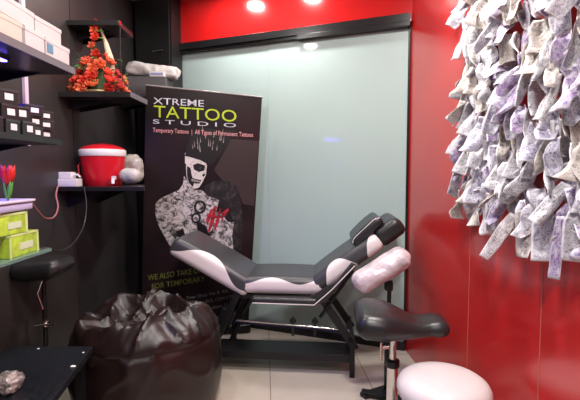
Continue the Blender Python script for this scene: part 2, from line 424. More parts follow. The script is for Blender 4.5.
for s_ in (-1, 1):
    ar = MB().rbox((.02, s_ * .265, .478), (.40, .07, .040), .018, n=(20, 6, 5)).build('armrest_pad', M['blkvinyl'], bench)
    MB().tube([(-.17, s_ * .30, .465), (.20, s_ * .30, .462), (.30, s_ * .29, .55), (.44, s_ * .28, .70)], .0035, n=8).build('piping', M['whitevinyl'], ar)
    MB().prism([(.18, .452), (.27, .47), (.45, .70), (.42, .715), (.33, .60), (.17, .50)], s_ * .245, s_ * .275).build('side_guard', M['blkvinyl'], bench, bevel=.006)
    MB().box((.335, s_ * .19, .335), (.045, .03, .42), rot=Ry(math.radians(-34))).build('slanted_leg', M['blkmetal'], bench, smooth=False, bevel=.003)
    MB().tube([(.43, s_ * .23, .66), (.235, s_ * .21, .36)], .011).build('brace', M['blkmetal'], bench)
    MB().box((.43, s_ * .23, .10), (.032, .032, .20)).build('foot', M['blkmetal'], bench, smooth=False, bevel=.003)
    MB().box((-.40, s_ * .23, .065), (.032, .032, .13)).build('foot', M['blkmetal'], bench, smooth=False, bevel=.003)
    MB().box((-.37, s_ * .19, .30), (.04, .03, .46), rot=Ry(math.radians(24))).build('slanted_leg', M['blkmetal'], bench, smooth=False, bevel=.003)
MB().box((.0, 0, .47), (.62, .36, .03)).build('seat_frame', M['blkmetal'], bench, smooth=False, bevel=.003)
MB().box((.0, -.13, .11), (.86, .19, .05)).build('base_plate', M['blkmetal'], bench, smooth=False, bevel=.004)
MB().box((.43, 0, .205), (.036, .49, .03)).build('cross_bar', M['blkmetal'], bench, smooth=False, bevel=.003)
MB().tube([(-.43, -.10, .285), (.42, -.10, .235)], .013).build('long_bar', M['bluebar'], bench)
MB().tube([(-.30, -.14, .30), (.36, -.14, .262)], .007).build('actuator_rod', M['chrome'], bench)
for x in (.06, .20):
    MB().box((x, -.12, .265), (.018, .05, .11)).box((x, -.12, .30), (.04, .03, .02)).build('bracket', M['blkmetal'], bench, smooth=False, bevel=.002)
MB().tube([(-.36, -.05, .12), (-.28, -.05, .32), (-.20, -.05, .46)], .018).build('actuator', M['blkmetal'], bench)
MB().box((-.36, -.16, .33), (.09, .05, .10), rot=Ry(.4)).build('motor_box', M['blkmetal'], bench, smooth=False, bevel=.004)

# ------------------------------------------------------------------ armrest stand with wrapped pad
def star_base(t, r, z=.05, n=5, m=None, cast=True, a0=.3):
    for k in range(n):
        a = a0 + 2 * PI * k / n
        e = (r * math.cos(a), r * math.sin(a))
        lg = MB().tube([(0, 0, z + .045), (e[0] * .5, e[1] * .5, z + .03), (e[0], e[1], z + .012)], [.022, .017, .012]).build('base_leg', m or M['blkmetal'], t)
        if cast: MB().lathe([(0, -.011), (.022, -.011), (.026, -.004), (.026, .004), (.022, .011), (0, .011)], n=18, M=Matrix.Translation((e[0], e[1], .026)) @ Matrix.Rotation(a, 4, 'Z') @ Matrix.Rotation(PI / 2, 4, 'X')).build('caster', M['blkmetal'], lg)
ap = at(387, 391, 2.38)
ast = thing('armrest_stand', (ap.x, ap.y, 0), 0, 'black armrest stand whose slanted pad is wrapped in clear plastic, beside the bench head', 'armrest')
MB().box((-.02, .0, .012), (.30, .05, .018), rot=Rz(.5)).box((0, -.02, .012), (.05, .28, .018), rot=Rz(-.3)).box((-.05, -.08, .02), (.22, .05, .018), rot=Rz(-.35)).build('base_plate', M['blkmetal'], ast, smooth=False, bevel=.002)
MB().tube([(0, 0, .02), (0, 0, .32)], .018).tube([(0, 0, .30), (.005, 0, .60)], .012).build('pole', M['blkmetal'], ast)
MB().tube([(.0, -.03, .27), (-.05, -.04, .27)], .010).tube([(-.045, -.04, .30), (-.045, -.04, .20)], .008).build('clamp', M['chrome'], ast)
MB().rbox((.0, 0, .615), (.045, .05, .06), .012, n=(6, 6, 6)).build('bracket', M['blkmetal'], ast)
def crinkle(p):
    n = noise.fractal(p * 9, .8, 2.2, 4); return p + p.normalized() * (n * .010)
MB().rbox((-.04, 0, .705), (.355, .17, .122), .060, n=(44, 26, 18), rot=Ry(math.radians(-34)), fn=crinkle).build('wrapped_pad', M['wrap'], ast)

# ------------------------------------------------------------------ saddle stool
sp_ = at(392, 395, 1.93)
sst = thing('saddle_stool', (sp_.x, sp_.y, 0), 0, 'stool with black saddle-shaped seat on chrome pole', 'stool')
def saddle(p):
    t = (p.x + .205) / .41                     # 0 rear lobe, 1 front
    w = .98 - .42 * max(0, min(1, (t - .30) / .5)) ; w *= (1 + .05 * math.sin(6 * t))
    dip = -.026 * math.exp(-((t - .66) / .16) ** 2)
    th = 1 - .30 * max(0, min(1, (t - .35) / .45))
    z = p.z * th + (dip if p.z > 0 else 0) - .018 * t
    z += .018 * (abs(p.y) / .17) ** 2 * (-1) + (.012 * math.exp(-((t - .2) / .2) ** 2) if p.z > 0 else 0)
    return Vector((p.x, p.y * w, z))
MB().rbox((.032, 0, .586), (.41, .33, .100), .049, n=(36, 26, 14), rot=Rz(math.radians(-6)), fn=saddle).build('seat', M['blkvinyl'], sst)
MB().lathe([(0, .50), (.05, .50), (.07, .525), (.07, .54), (0, .54)]).build('seat_plate', M['blkmetal'], sst)
MB().tube([(0, 0, .08), (0, 0, .36)], .026).build('gas_cylinder', M['chrome'], sst)
MB().tube([(0, 0, .36), (0, 0, .52)], .017).build('pole', M['chrome'], sst)
MB().lathe([(.0, .355), (.03, .355), (.032, .36), (.032, .385), (.025, .39), (0, .39)]).build('collar', M['blkmetal'], sst)
MB().tube([(.0, -.01, .515), (.085, -.05, .512)], .005).build('lever', M['chrome'], sst)
star_base(sst, .25, m=M['chrome'], a0=.9)

# ------------------------------------------------------------------ white round stool
wpnt = at(443.5, 377, 1.66)
wst = thing('round_stool', (wpnt.x, wpnt.y, 0), 0, 'round stool with white padded seat against the red wall', 'stool')
zt = wpnt.z
MB().lathe([(0, zt + .012), (.06, zt + .011), (.115, zt + .006), (.150, zt - .004), (.170, zt - .018), (.180, zt - .038), (.181, zt - .055), (.174, zt - .075), (.160, zt - .088), (.15, zt - .092), (0, zt - .092)], n=56).build('seat', M['whitevinyl'], wst)
MB().lathe([(0, zt - .115), (.13, zt - .115), (.15, zt - .10), (.15, zt - .092), (0, zt - .092)]).build('seat_plate', M['blkmetal'], wst)
MB().tube([(0, 0, .08), (0, 0, zt - .11)], .024).build('pole', M['chrome'], wst)
star_base(wst, .22, m=M['chrome'], a0=.1)

# ------------------------------------------------------------------ bean bag
BBX, BBY = -.775, 2.30
FOLDS = [(-.24, .18, -.05, .14, .100, .10), (-.02, .22, .20, .08, .070, .05), (.0, .22, -.02, .10, .01, .04),
         (-.34, -.02, -.26, -.20, .05, .07), (-.22, .06, -.15, -.14, .040, .022), (-.15, -.14, -.24, -.20, .035, .03),
         (-.20, -.27, .10, -.28, .055, .06), (.02, -.06, -.04, -.20, .045, .03), (.12, -.22, .30, -.02, .085, .10),
         (-.02, -.02, .14, .02, .035, .03), (.08, .10, .30, .08, .03, .06), (-.12, -.02, .06, -.12, .03, .025), (.06, -.10, .16, -.16, .04, .03),
         (-.10, .02, .10, -.04, -.06, .07), (.04, .12, .18, .06, -.05, .035)]
def beanbag():
    mb = MB(); nu, nv = 170, 110; rows = []
    prof = [(0.0, .005), (.30, .0), (.365, .03), (.392, .10), (.398, .18), (.392, .27), (.380, .36), (.368, .42), (.345, .465), (.30, .485), (.23, .49), (.13, .49), (.0, .49)]
    # arc-length resample
    P = [Vector(p) for p in prof]; Ls = [0]
    for a, b in zip(P, P[1:]): Ls.append(Ls[-1] + (b - a).length)
    def samp(t):
        d_ = t * Ls[-1]
        for i in range(len(P) - 1):
            if d_ <= Ls[i + 1] or i == len(P) - 2:
                f = (d_ - Ls[i]) / (Ls[i + 1] - Ls[i]); 
                p0 = P[max(i - 1, 0)]; p1 = P[i]; p2 = P[i + 1]; p3 = P[min(i + 2, len(P) - 1)]
                return .5 * ((2 * p1) + (p2 - p0) * f + (2 * p0 - 5 * p1 + 4 * p2 - p3) * f * f + (3 * p1 - p0 - 3 * p2 + p3) * f ** 3)
    def ridge(v, k=1.6):
        n = noise.noise(v); return 1 - min(1, abs(n) * k * 1.6)
    for j in range(nv + 1):
        r, z = samp(j / nv); row = []
        for i in range(nu):
            a = 2 * PI * i / nu; x, y = r * math.cos(a), r * math.sin(a)
            top = max(0, min(1, (z - .36) / .12)); top = top * top * (3 - 2 * top)
            # high crumpled back, sat-in hollow in the middle, folds laid one by one
            hz = z; ed = max(0, 1 - (math.hypot(x, y) / .40) ** 4)
            jx = x + .030 * noise.noise(Vector((x * 7, y * 7, 2))); jy = y + .035 * noise.noise(Vector((x * 7, y * 7, 9)))
            fo = 0
            for (x0, y0, x1, y1, A, w_) in FOLDS:
                ex, ey = x1 - x0, y1 - y0; L2 = ex * ex + ey * ey
                tt = max(0, min(1, ((jx - x0) * ex + (jy - y0) * ey) / L2))
                dd = math.hypot(jx - x0 - ex * tt, jy - y0 - ey * tt) / w_
                fo += A * math.exp(-dd ** 1.35) * (.65 + .35 * math.sin(PI * (.15 + .7 * tt)))
            w = Vector((noise.noise(Vector((x * 4, y * 4, 3))), noise.noise(Vector((x * 4, y * 4, 7))), 0)) * .9
            f1 = ridge(Vector((x * 3.4, y * 5, 4)) + w)
            f2 = ridge(Vector((x * 8, y * 11, 1)) + w * 1.5)
            hz += top * (fo * 1.2 - .062 + (f1 ** 4) * .030 + (f2 ** 4) * .010)
            # soft wrinkles on the side
            q2 = Vector((math.cos(a) * 2.2, math.sin(a) * 2.2, z * 3))
            side = noise.noise(q2 * 1.3) * .014 + (ridge(Vector((a * 2.2, z * 5, 1)) + w) ** 4) * .012 * max(0, min(1, (z - .12) / .25))
            rr_ = 1 + side / .39 + top * (f1 ** 3) * .02
            # gathered rim where the top panel is sewn on
            rim = math.exp(-((z - .40) / .02) ** 2)
            rr_ -= rim * .018
            row.append(mb.bm.verts.new((x * rr_, y * rr_, max(0.0, hz))))
        rows.append(row)
    for a, b in zip(rows[1:], rows[2:]):
        for i in range(nu): mb.bm.faces.new((a[i], a[(i + 1) % nu], b[(i + 1) % nu], b[i]))
    bmesh.ops.remove_doubles(mb.bm, verts=mb.bm.verts, dist=1e-5)
    return mb
bb = thing('bean_bag', (BBX, BBY, 0), 0, 'dark brown leatherette bean bag with crumpled top', 'bean bag')
body = beanbag().build('cover', M['leather'], bb)
sm = body.modifiers.new('s', 'SMOOTH'); sm.iterations = 1; sm.factor = .4
tp_ = at(106.5, 393, 1.93)
MB().box((tp_.x - BBX, tp_.y - BBY, tp_.z), (.016, .004, .024), rot=Rz(-.3)).build('tag', M['label'], bb, smooth=False)

# ------------------------------------------------------------------ low black table, bottom left
tb = thing('low_table', (-1.06, 1.4, 0), 0, 'low black table in the bottom left corner, with scraps on it', 'table')
mb = MB(); pts = [(-1.285, 1.93), (-.907, 1.93), (-.775, 1.05), (-1.285, 1.05)]
lo = [mb.bm.verts.new((x + 1.06, y - 1.4, .42)) for x, y in pts]; hi = [mb.bm.verts.new((x + 1.06, y - 1.4, .45)) for x, y in pts]
mb.bm.faces.new(lo[::-1]); mb.bm.faces.new(hi)
for i in range(4): mb.bm.faces.new((lo[i], lo[(i + 1) % 4], hi[(i + 1) % 4], hi[i]))
mb.build('tabletop', mat('black_speckled_top', (.010, .012, .016), .3, var=.6, vscale=60), tb, smooth=False, bevel=.002)
for (x, y) in ((-1.25, 1.89), (-.95, 1.89), (-.85, 1.10), (-1.25, 1.10)):
    MB().box((x + 1.06, y - 1.4, .21), (.035, .035, .42)).build('leg', M['blkmetal'], tb, smooth=False)
def table_item(px, py, z=.451):
    Y = (H - z) * F / (py - 172); return Vector(((px - 290) / F * Y, Y, z))
rs = random.Random(5)
for i, (px, py, s_, lab) in enumerate(((67, 372, .012, 'white paper scrap lying near the middle of the low black table'), (32, 353, .006, 'tiny white scrap near the back edge of the low black table'), (78, 357, .006, 'tiny white scrap near the back right corner of the low black table'))):
    p = table_item(px, py)
    o_ = MB().rbox((0, 0, s_ * .2), (s_ * 1.6, s_, s_ * .4), s_ * .15, n=(6, 6, 3), fn=lambda p: p + Vector((0, 0, noise.noise(p * 200) * .001))).build('paper_scrap', M['label']); o_.location = p
    tag(o_, lab, 'scrap', None)
p = table_item(4, 398)
def crum(p): return p * (1 + .30 * noise.fractal(p * 16 + Vector((3, 3, 1)), .7, 2.1, 4))
o_ = MB().rbox((0, 0, .036), (.09, .10, .070), .034, n=(26, 26, 18), fn=crum).build('crumpled_wrapper', M['sketch']); o_.location = p + Vector((-.02, 0, -.003))
tag(o_, 'crumpled pale wrapper on the near end of the low black table', 'wrapper')

# ------------------------------------------------------------------ black pad on a stand behind the low table
pp = at(41, 268, 2.06)
ps = thing('padded_stand', (pp.x + .01, pp.y, 0), 0, 'small black rounded seat on a thin pole behind the low black table', 'stool')
MB().rbox((0, 0, pp.z), (.245, .21, .100), .049, n=(24, 20, 12), fn=lambda p: Vector((p.x * (1 - .25 * (p.z < 0) * abs(p.z) / .052), p.y, p.z + .06 * p.x))).build('seat', M['blkvinyl'], ps)
MB().tube([(0, 0, .06), (0, 0, pp.z - .04)], .011).build('pole', M['blkmetal'], ps)
MB().lathe([(0, .5), (.02, .5), (.022, .51), (.022, .525), (0, .53)]).tube([(-.04, -.02, .505), (.05, -.02, .515)], .006).build('height_clamp', M['chrome'], ps)
MB().tube([(.0, -.012, pp.z - .06), (-.02, -.02, pp.z - .12), (.0, -.014, pp.z - .20)], .004).build('lever', M['chrome'], ps)
MB().lathe([(0, 0), (.125, 0), (.125, .012), (.03, .03), (.02, .07), (0, .07)]).build('base', M['blkmetal'], ps)

# ------------------------------------------------------------------ left shelves
UP = -.004
def shelf(name, x1, x2, y1, y2, z, th, m, label, lipm=None, cat='shelf', skew=0):
    t = thing(name, ((x1 + x2) / 2, (y1 + y2) / 2, z - th), 0, label, cat)
    MB().box((0, 0, th / 2), (x2 - x1, y2 - y1, th)).build('board', m, t, smooth=False, bevel=.0015)
    if lipm: MB().box(((x2 - x1) / 2 + .004, 0, th / 2), (.008, y2 - y1, th)).build('front_edge', lipm, t, smooth=False)
    for y in ((y1 - y2) / 2 + .12, (y2 - y1) / 2 - .03):
        MB().prism([(-(x2 - x1) / 2, 0), (-(x2 - x1) / 2, -.05), (-(x2 - x1) / 2 + .02, -.05), ((x2 - x1) * .2, 0)], y - .004, y + .004).build('bracket', M['blkmetal'], t, smooth=False)
    return t
ztop = at(76, 68, 1.86).z
shelf('wall_shelf', XL + .001, -.922, .75, 1.86, ztop, .028, M['shelf'], 'uppermost left wall shelf, holding white boxes', M['lip'])
zmid = at(60, 140, 1.76).z
shelf('wall_shelf', XL + .001, -.935, .75, 1.77, zmid, .020, M['shelf'], 'left wall shelf holding the stacked small black boxes', M['shelf'])
zgl = at(49, 248, 1.70).z
gs = thing('glass_shelf', ((XL - .95) / 2, 1.2, zgl - .012), 0, 'green-tinted glass shelf under the lime green boxes', 'shelf')
MB().box((0, 0, .006), (.349, 1.0, .012)).build('pane', M['glass'], gs, smooth=False, bevel=.001)
for y in (-.3, .42): MB().box((-.12, y, -.008), (.109, .02, .014)).build('bracket', M['chrome'], gs, smooth=False)
# lilac upright
o_ = MB().box((XL + .008, 2.13, (zmid + 2.64) / 2), (.014, .028, 2.64 - zmid)).build('shelf_upright', M['upright'], smooth=False)
o_.data.transform(Matrix.Translation((0, 0, 0))); recenter(o_, (XL + .008, 2.13, zmid)); tag(o_, 'thin pale lilac upright strip fixed on the dark left wall', 'upright strip')

# white boxes on the top shelf
def carton(name, y0, y1, z0, h, dep, m, label, cat, group=None, lab=None, xf=-.93, jit=0, labs=None):
    t = thing(name, (xf - dep / 2, (y0 + y1) / 2, z0), jit, label, cat, group)
    b_ = MB().rbox((0, 0, h / 2), (dep, y1 - y0 - .004, h - .002), .003, n=(4, 4, 4)).build('body', m, t)
    MB().box((0, 0, h - .0015), (dep + .003, y1 - y0 - .001, .016 if h > .05 else .010), ).build('lid', m, t, smooth=False, bevel=.001).location = (0, 0, -.007)
    if lab: MB().box((dep / 2 + .0017, 0, h * .42), (.0012, (y1 - y0) * lab[1], h * lab[2])).build('printed_label', lab[0], t, smooth=False)
    return t
zt_ = ztop
carton('carton', 1.20, 1.365, zt_, .074, .20, M['cream'], 'cream box in bottom row on top shelf, nearest at frame edge', 'box', jit=.02)
carton('carton', 1.37, 1.53, zt_, .072, .22, M['cream'], 'cream box in bottom row on top shelf, under the long white box', 'box', jit=-.02)
carton('carton', 1.54, 1.665, zt_, .074, .21, M['white'], 'plain white box in bottom row of top shelf, between cream and blue-marked boxes', 'box', jit=.015)
carton('carton', 1.67, 1.85, zt_, .074, .22, M['white'], 'white box at the far end of top shelf with a blue mark', 'box', jit=0, lab=None)
MB().box((-.943, 1.70, zt_ + .03), (.0016, .04, .034)).build('blue_mark', M['bluelabel'], bpy.data.objects['carton.003'], smooth=False).location = (.943 + .1115, -1.76, -zt_ + .006)
carton('carton', 1.20, 1.385, zt_ + .075, .066, .18, M['lip'], 'grey-blue box in top row on top shelf at frame edge', 'box', xf=-.94)
carton('carton', 1.40, 1.615, zt_ + .075, .064, .18, M['white'], 'long white box in top row on top shelf', 'box', xf=-.935, jit=.03)
carton('carton', 1.625, 1.80, zt_ + .075, .062, .18, M['white'], 'white box in top row of top shelf, nearest the flowers', 'box', xf=-.937, jit=-.03)

# small black boxes on the middle shelf
cols = [(1.27, 3, .050), (1.345, 3, .050), (1.42, 3, .052), (1.50, 3, .050), (1.572, 2, .052), (1.650, 3, .040), (1.722, 3, .036)]
rb = random.Random(11); bi = 0
proto = None
posn = ['bottom', 'middle', 'topmost']
coln = ['nearest stack at frame edge', 'second stack from frame edge', 'third stack from frame edge', 'fourth stack from frame edge', 'short stack of two', 'stack before the farthest one', 'farthest stack beside shelf end']
for ci, (yc, n, hh) in enumerate(cols):
    for k in range(n):
        if proto is None:
            proto = thing('small_box', (0, 0, 0), 0, 'x', 'box', 'small black boxes on the middle shelf')
            MB().rbox((0, 0, .5), (.13, .070, 1), .001, n=(3, 3, 3)).build('body', M['blackcard'], proto)
            MB().box((.0672, .0, .5), (.0015, .030, .44)).build('label', M['label'], proto, smooth=False)
            MB().box((0, 0, .94), (.134, .069, .14)).build('lid', mat('dark_grey_lid', (.06, .06, .07), .3), proto, smooth=False)
            t = proto
        else:
            t = proto.copy(); C.objects.link(t)
            for ch in proto.children[:]:
                c = ch.copy(); C.objects.link(c); c.parent = t
        t.location = (-1.015 + rb.uniform(-.012, .006), yc + rb.uniform(-.003, .003), zmid + k * hh)
        t.rotation_euler.z = rb.uniform(-.50, .02); t.scale = (1, 1, hh * .99)
        pos = posn[k] if n == 3 else ('bottom' if k == 0 else 'topmost')
        t['label'] = 'small black box with white label, %s in the %s' % (pos, coln[ci])
# blue light bar under the top shelf
lb = thing('led_bar', (-1.03, 1.42, ztop - .028 - .012), 0, 'blue light bar glowing under the top shelf', 'light')
MB().box((0, 0, .006), (.03, .34, .012)).build('housing', M['blkmetal'], lb, smooth=False)
MB().box((0, 0, -.002), (.02, .32, .005)).build('diffuser', mat('blue_glow', (.1, .1, .8), .4, emit=(.16, .10, 1), estr=14), lb, smooth=False)

# lime green boxes etc on the glass shelf
def gbox(y0, y1, z0, h, xf, dep, jit, label):
    t = thing('carton', (xf - dep / 2, (y0 + y1) / 2, z0), jit, label, 'box', 'lime green boxes')
    w = y1 - y0
    MB().rbox((0, 0, h / 2), (dep, w, h), .004, n=(4, 4, 4)).build('body', M['green'], t)
    e = .004
    MB().box((dep / 2, 0, h - e), (.003, w, 2 * e)).box((dep / 2, -w / 2 + e, h / 2), (.003, 2 * e, h)).box((dep / 2, w / 2 - e * 1.5, h / 2), (.003, 3 * e, h)).box((0, -w / 2, h - e), (dep, .003, 2 * e)).build('pale_edging', M['greentrim'], t, smooth=False)
    MB().box((dep / 2 + .001, w * .05, h * .42), (.003, w * .45, h * .30)).build('printed_label', mat('pale_green_label', (.62, .70, .5), .5), t, smooth=False)
    return t
z1 = zgl; 
gbox(1.475, 1.655, z1, .082, -.975, .15, .03, 'larger lime green box standing on the glass shelf')
gbox(1.43, 1.585, z1 + .083, .076, -.975, .14, -.05, 'smaller lime green box stacked under the lavender container')
o_ = carton('carton', 1.27, 1.44, z1, .075, .12, mat('pale_blue_card', (.45, .50, .78), .45), 'pale blue box at the frame edge on glass shelf', 'box', xf=-.98)
o_ = thing('plastic_container', (-1.05, 1.49, z1 + .162), .04, 'flat lavender container on top of the lime green boxes', 'container')
MB().rbox((0, 0, .015), (.17, .26, .030), .010, n=(8, 8, 5)).build('tray', M['lav'], o_)
MB().rbox((0, 0, .036), (.182, .272, .012), .005, n=(6, 6, 4)).build('lid', mat('pale_lavender_plastic', (.72, .66, .84), .3), o_)

# red flower at the far left edge
fl = thing('artificial_flower', (-.970, 1.475, z1 + .204), 0, 'red artificial flower with green stems at the left frame edge', 'flower')
def petalmesh(mb, base, direc, L, W, curl=.3):
    d_ = Vector(direc).normalized(); s_ = d_.cross(Vector((.1, .2, 1))).normalized(); u_ = s_.cross(d_)
    prev = None
    for i in range(6):
        t = i / 5; w = W * math.sin(PI * min(.97, t * .85 + .12)) ; p = Vector(base) + d_ * L * t + u_ * curl * L * t * t
        cur = (mb.bm.verts.new(p - s_ * w), mb.bm.verts.new(p - u_ * w * .35), mb.bm.verts.new(p + s_ * w))
        if prev:
            for a in (0, 1): mb.bm.faces.new((prev[a], prev[a + 1], cur[a + 1], cur[a]))
        prev = cur
def solid(o_, t=.0012):
    m_ = o_.modifiers.new('t', 'SOLIDIFY'); m_.thickness = t; return o_
for k in range(7):
    mb = MB(); a = k * .9; petalmesh(mb, (0, 0, .045), (math.cos(a) * .6, math.sin(a) * .6, .9), .062, .011)
    solid(mb.build('petal', M['petalred'], fl))
for k in range(5):
    mb = MB(); a = k * 1.3 + .4; petalmesh(mb, (0, 0, 0), (math.cos(a) * .35, math.sin(a) * .35, 1), .060, .006, .15)
    solid(mb.build('leaf', M['leaf'], fl))

fl.scale = (1.15, 1.15, 1.15)
# ------------------------------------------------------------------ flower shelf, cooler shelf, small upper shelf
zf = at(95, 91.5, 2.44).z
shelf('wall_shelf', XL + .001, -.895, 2.44, 2.72, zf, .03, M['shelf'], 'black shelf holding the red flower arrangement', None)
MB().box((.2045, 0, .015), (.004, .28, .030)).build('edge_strip', M['lip'], bpy.data.objects['wall_shelf.002'], smooth=False)
shelf('wall_shelf', XL + .001, -.95, 3.20, 3.46, zf + .105, .02, M['shelf'], 'small black shelf behind the banner top, under the grey carton')
zk = at(100, 187, 2.40).z
ks = thing('wall_shelf', (-1.10, 2.68, zk - .022), 0, 'black shelf holding the red water cooler', 'shelf')
mb = MB(); pts = [(-.199, -.28), (.285, -.28), (.275, -.24), (.10, .28), (-.199, .28)]
lo = [mb.bm.verts.new((x, y, 0)) for x, y in pts]; hi = [mb.bm.verts.new((x, y, .022)) for x, y in pts]
mb.bm.faces.new(lo[::-1]); mb.bm.faces.new(hi)
for i in range(5): mb.bm.faces.new((lo[i], lo[(i + 1) % 5], hi[(i + 1) % 5], hi[i]))
mb.build('board', M['shelf'], ks, smooth=False)
for y in (-.18, .20): MB().prism([(-.199, 0), (-.199, -.10), (-.18, -.10), (.05, 0)], y - .004, y + .004).build('bracket', M['blkmetal'], ks, smooth=False)
zu = at(100, 20, 2.56).z
shelf('wall_shelf', XL + .001, -1.0, 2.56, 2.80, zu, .028, M['shelf'], 'small empty black shelf high above the flowers')
o_ = MB().tube([(-1.005, 2.60, zf + .0), (-1.005, 2.60, zu - .028)], .004).build('hanging_rod', M['blkmetal']); recenter(o_, (-1.005, 2.60, zf)); tag(o_, 'thin dark rod between the flower shelf and the shelf above', 'rod')
MB().box((-.996, 2.58, zu - .01), (.005, .035, .02)).build('clip', M['chrome'], bpy.data.objects['wall_shelf.005'], smooth=False).location = (1.15, -2.68, -zu + .028)

# flower arrangement
fx, fy = at(100, 90, 2.60).x, 2.60
fa = thing('flower_arrangement', (fx, fy, zf), 0, 'tall cone-shaped arrangement of red-orange artificial roses on shelf', 'flowers')
MB().lathe([(0, 0), (.12, 0), (.135, .012), (.12, .02), (0, .022)]).build('tray', M['gold'], fa)
mb = MB().tube([(.03, .03, .02), (.055, .03, .12), (.055, .03, .22), (.03, .03, .32), (.0, .02, .41)], [.022, .026, .022, .013, .005], n=14); mb.build('horn', mat('cream_horn', (.72, .60, .42), .5, bump=.3, bscale=40), fa)
rf = random.Random(4)
rosebm = MB()
for lay, (nn, rad, tilt, L) in enumerate(((3, .002, 1.4, .020), (5, .005, .95, .023), (6, .007, .5, .025))):
    for k in range(nn):
        a = 2 * PI * k / nn + lay * .5
        petalmesh(rosebm, (rad * math.cos(a), rad * math.sin(a), 0), (math.cos(a), math.sin(a), tilt), L, .011, .35)
nt_ = M['petal'].node_tree; oi_ = nt_.nodes.new('ShaderNodeObjectInfo'); rp_ = nt_.nodes.new('ShaderNodeValToRGB')
rp_.color_ramp.elements[0].color = (.42, .02, .015, 1); rp_.color_ramp.elements[1].color = (.85, .20, .08, 1)
e_ = rp_.color_ramp.elements.new(.55); e_.color = (.74, .06, .03, 1)
nt_.links.new(oi_.outputs['Random'], rp_.inputs[0]); nt_.links.new(rp_.outputs[0], nt_.nodes['Principled BSDF'].inputs['Base Color'])
rose0 = solid(rosebm.build('rose', M['petal'], fa), .001)
leafbm = MB(); petalmesh(leafbm, (0, 0, 0), (1, 0, .25), .045, .009, -.2); leaf0 = solid(leafbm.build('leaf', M['leaf'], fa), .001)
spots = []
for z, R_, n in ((.035, .140, 14), (.085, .128, 12), (.135, .104, 10), (.185, .072, 7), (.22, .04, 4)):
    for k in range(n):
        a = 2 * PI * k / n + rf.uniform(-.2, .2) + z * 9; spots.append(((R_ + rf.uniform(-.012, .012)) * math.cos(a), (R_ * .8) * math.sin(a), z + rf.uniform(-.014, .014), a))
spots += [(.0, -.03, .24, -1.5), (-.02, -.02, .29, -2), (.0, -.03, .335, -1.6), (-.012, -.01, .385, -1.6), (-.005, -.01, .415, -1.5)]
for i, (x, y, z, a) in enumerate(spots):
    r = rose0 if i == 0 else rose0.copy()
    if i: C.objects.link(r)
    r.location = (x - .004, y, z); tl = 1.0 if z < .2 else 1.25
    r.rotation_euler = (0, tl + rf.uniform(-.3, .3), a); s_ = rf.uniform(.95, 1.5) if z < .23 else 1.1; r.scale = (s_,) * 3
for i in range(46):
    l = leaf0 if i == 0 else leaf0.copy()
    if i: C.objects.link(l)
    if i < 38:
        z = rf.uniform(.02, .22); a = rf.uniform(0, 2 * PI); R_ = .165 - .25 * max(0, z - .06)
        l.location = (R_ * .85 * math.cos(a), R_ * .7 * math.sin(a), z)
    else:
        z = rf.uniform(.24, .40); a = rf.uniform(0, 2 * PI); l.location = (-.005, -.02, z)
    l.rotation_euler = (0, rf.uniform(-.9, .5), a); l.scale = (rf.uniform(.7, 1.1),) * 3
MB().lathe([(0, .02), (.09, .02), (.09, .06), (.07, .14), (.035, .20), (0, .21)], n=20).build('moss_core', mat('dark_moss', (.03, .06, .015), .8), fa)

# water cooler
kx, ky = at(103.5, 180, 2.63).x, 2.63
wc = thing('water_cooler', (kx, ky, zk), 0, 'round red water cooler jug with white band under its red lid', 'water cooler')
MB().lathe([(0, 0), (.100, 0), (.106, .006), (.112, .05), (.122, .12), (.128, .172), (.128, .178), (0, .178)], n=48).build('body', M['redplastic'], wc)
MB().lathe([(0, .178), (.131, .178), (.134, .184), (.134, .212), (.130, .218), (0, .218)], n=48).build('band', M['whiteplastic'], wc)
MB().lathe([(.128, .218), (.122, .226), (.10, .238), (.06, .250), (.02, .255), (0, .255)], n=48).build('lid', M['redplastic'], wc)
MB().tube([(.09, -.075, .035), (.105, -.115, .035), (.105, -.118, .015)], .010).box((.107, -.105, .05), (.02, .02, .02)).build('tap', M['whiteplastic'], wc)
MB().tube([(-.128, 0, .15), (-.142, -.02, .12), (-.135, -.03, .07), (-.115, -.03, .05)], .006).build('handle', M['redplastic'], wc)
# adaptor boxes
p = at(67, 188, 2.44)
o_ = thing('power_adaptor', (p.x, 2.445, zk), 0, 'larger white power adaptor box at the left end of cooler shelf', 'adaptor')
MB().rbox((0, 0, .024), (.14, .07, .046), .004, n=(5, 5, 5)).build('case', M['whiteplastic'], o_); MB().box((-.045, -.036, .012), (.008, .004, .008)).build('socket', M['cable'], o_, smooth=False)
o_ = thing('power_adaptor', (p.x - .008, 2.45, zk + .048), 0, 'smaller white adaptor box stacked on the larger one', 'adaptor')
MB().rbox((0, 0, .018), (.085, .06, .036), .004, n=(5, 5, 5)).build('case', M['whiteplastic'], o_); MB().tube([(.042, 0, .018), (.07, -.01, .022), (.09, -.02, .006)], .005).build('plug_lead', M['whiteplastic'], o_)
# plastic bags right of the cooler
def bagfn(sd):
    def fn(p): return p * (1 + .22 * noise.fractal(p * 7 + Vector((sd, 0, 1)), .9, 2.1, 3))
    return fn
p = at(133, 172, 2.80)
o_ = MB().rbox((0, 0, .10), (.14, .14, .19), .06, n=(24, 24, 24), fn=bagfn(2)).build('plastic_bag', M['bag']); o_.location = (-1.04, 2.84, zk + .012); tag(o_, 'tall crumpled white plastic bag behind the red cooler', 'bag')
p = at(133, 180, 2.62)
o_ = MB().rbox((0, 0, .05), (.12, .10, .095), .045, n=(24, 24, 20), fn=bagfn(8)).build('plastic_bag', M['bag']); o_.location = (p.x, 2.58, zk + .006); tag(o_, 'small crumpled plastic bag beside the cooler tap', 'bag')
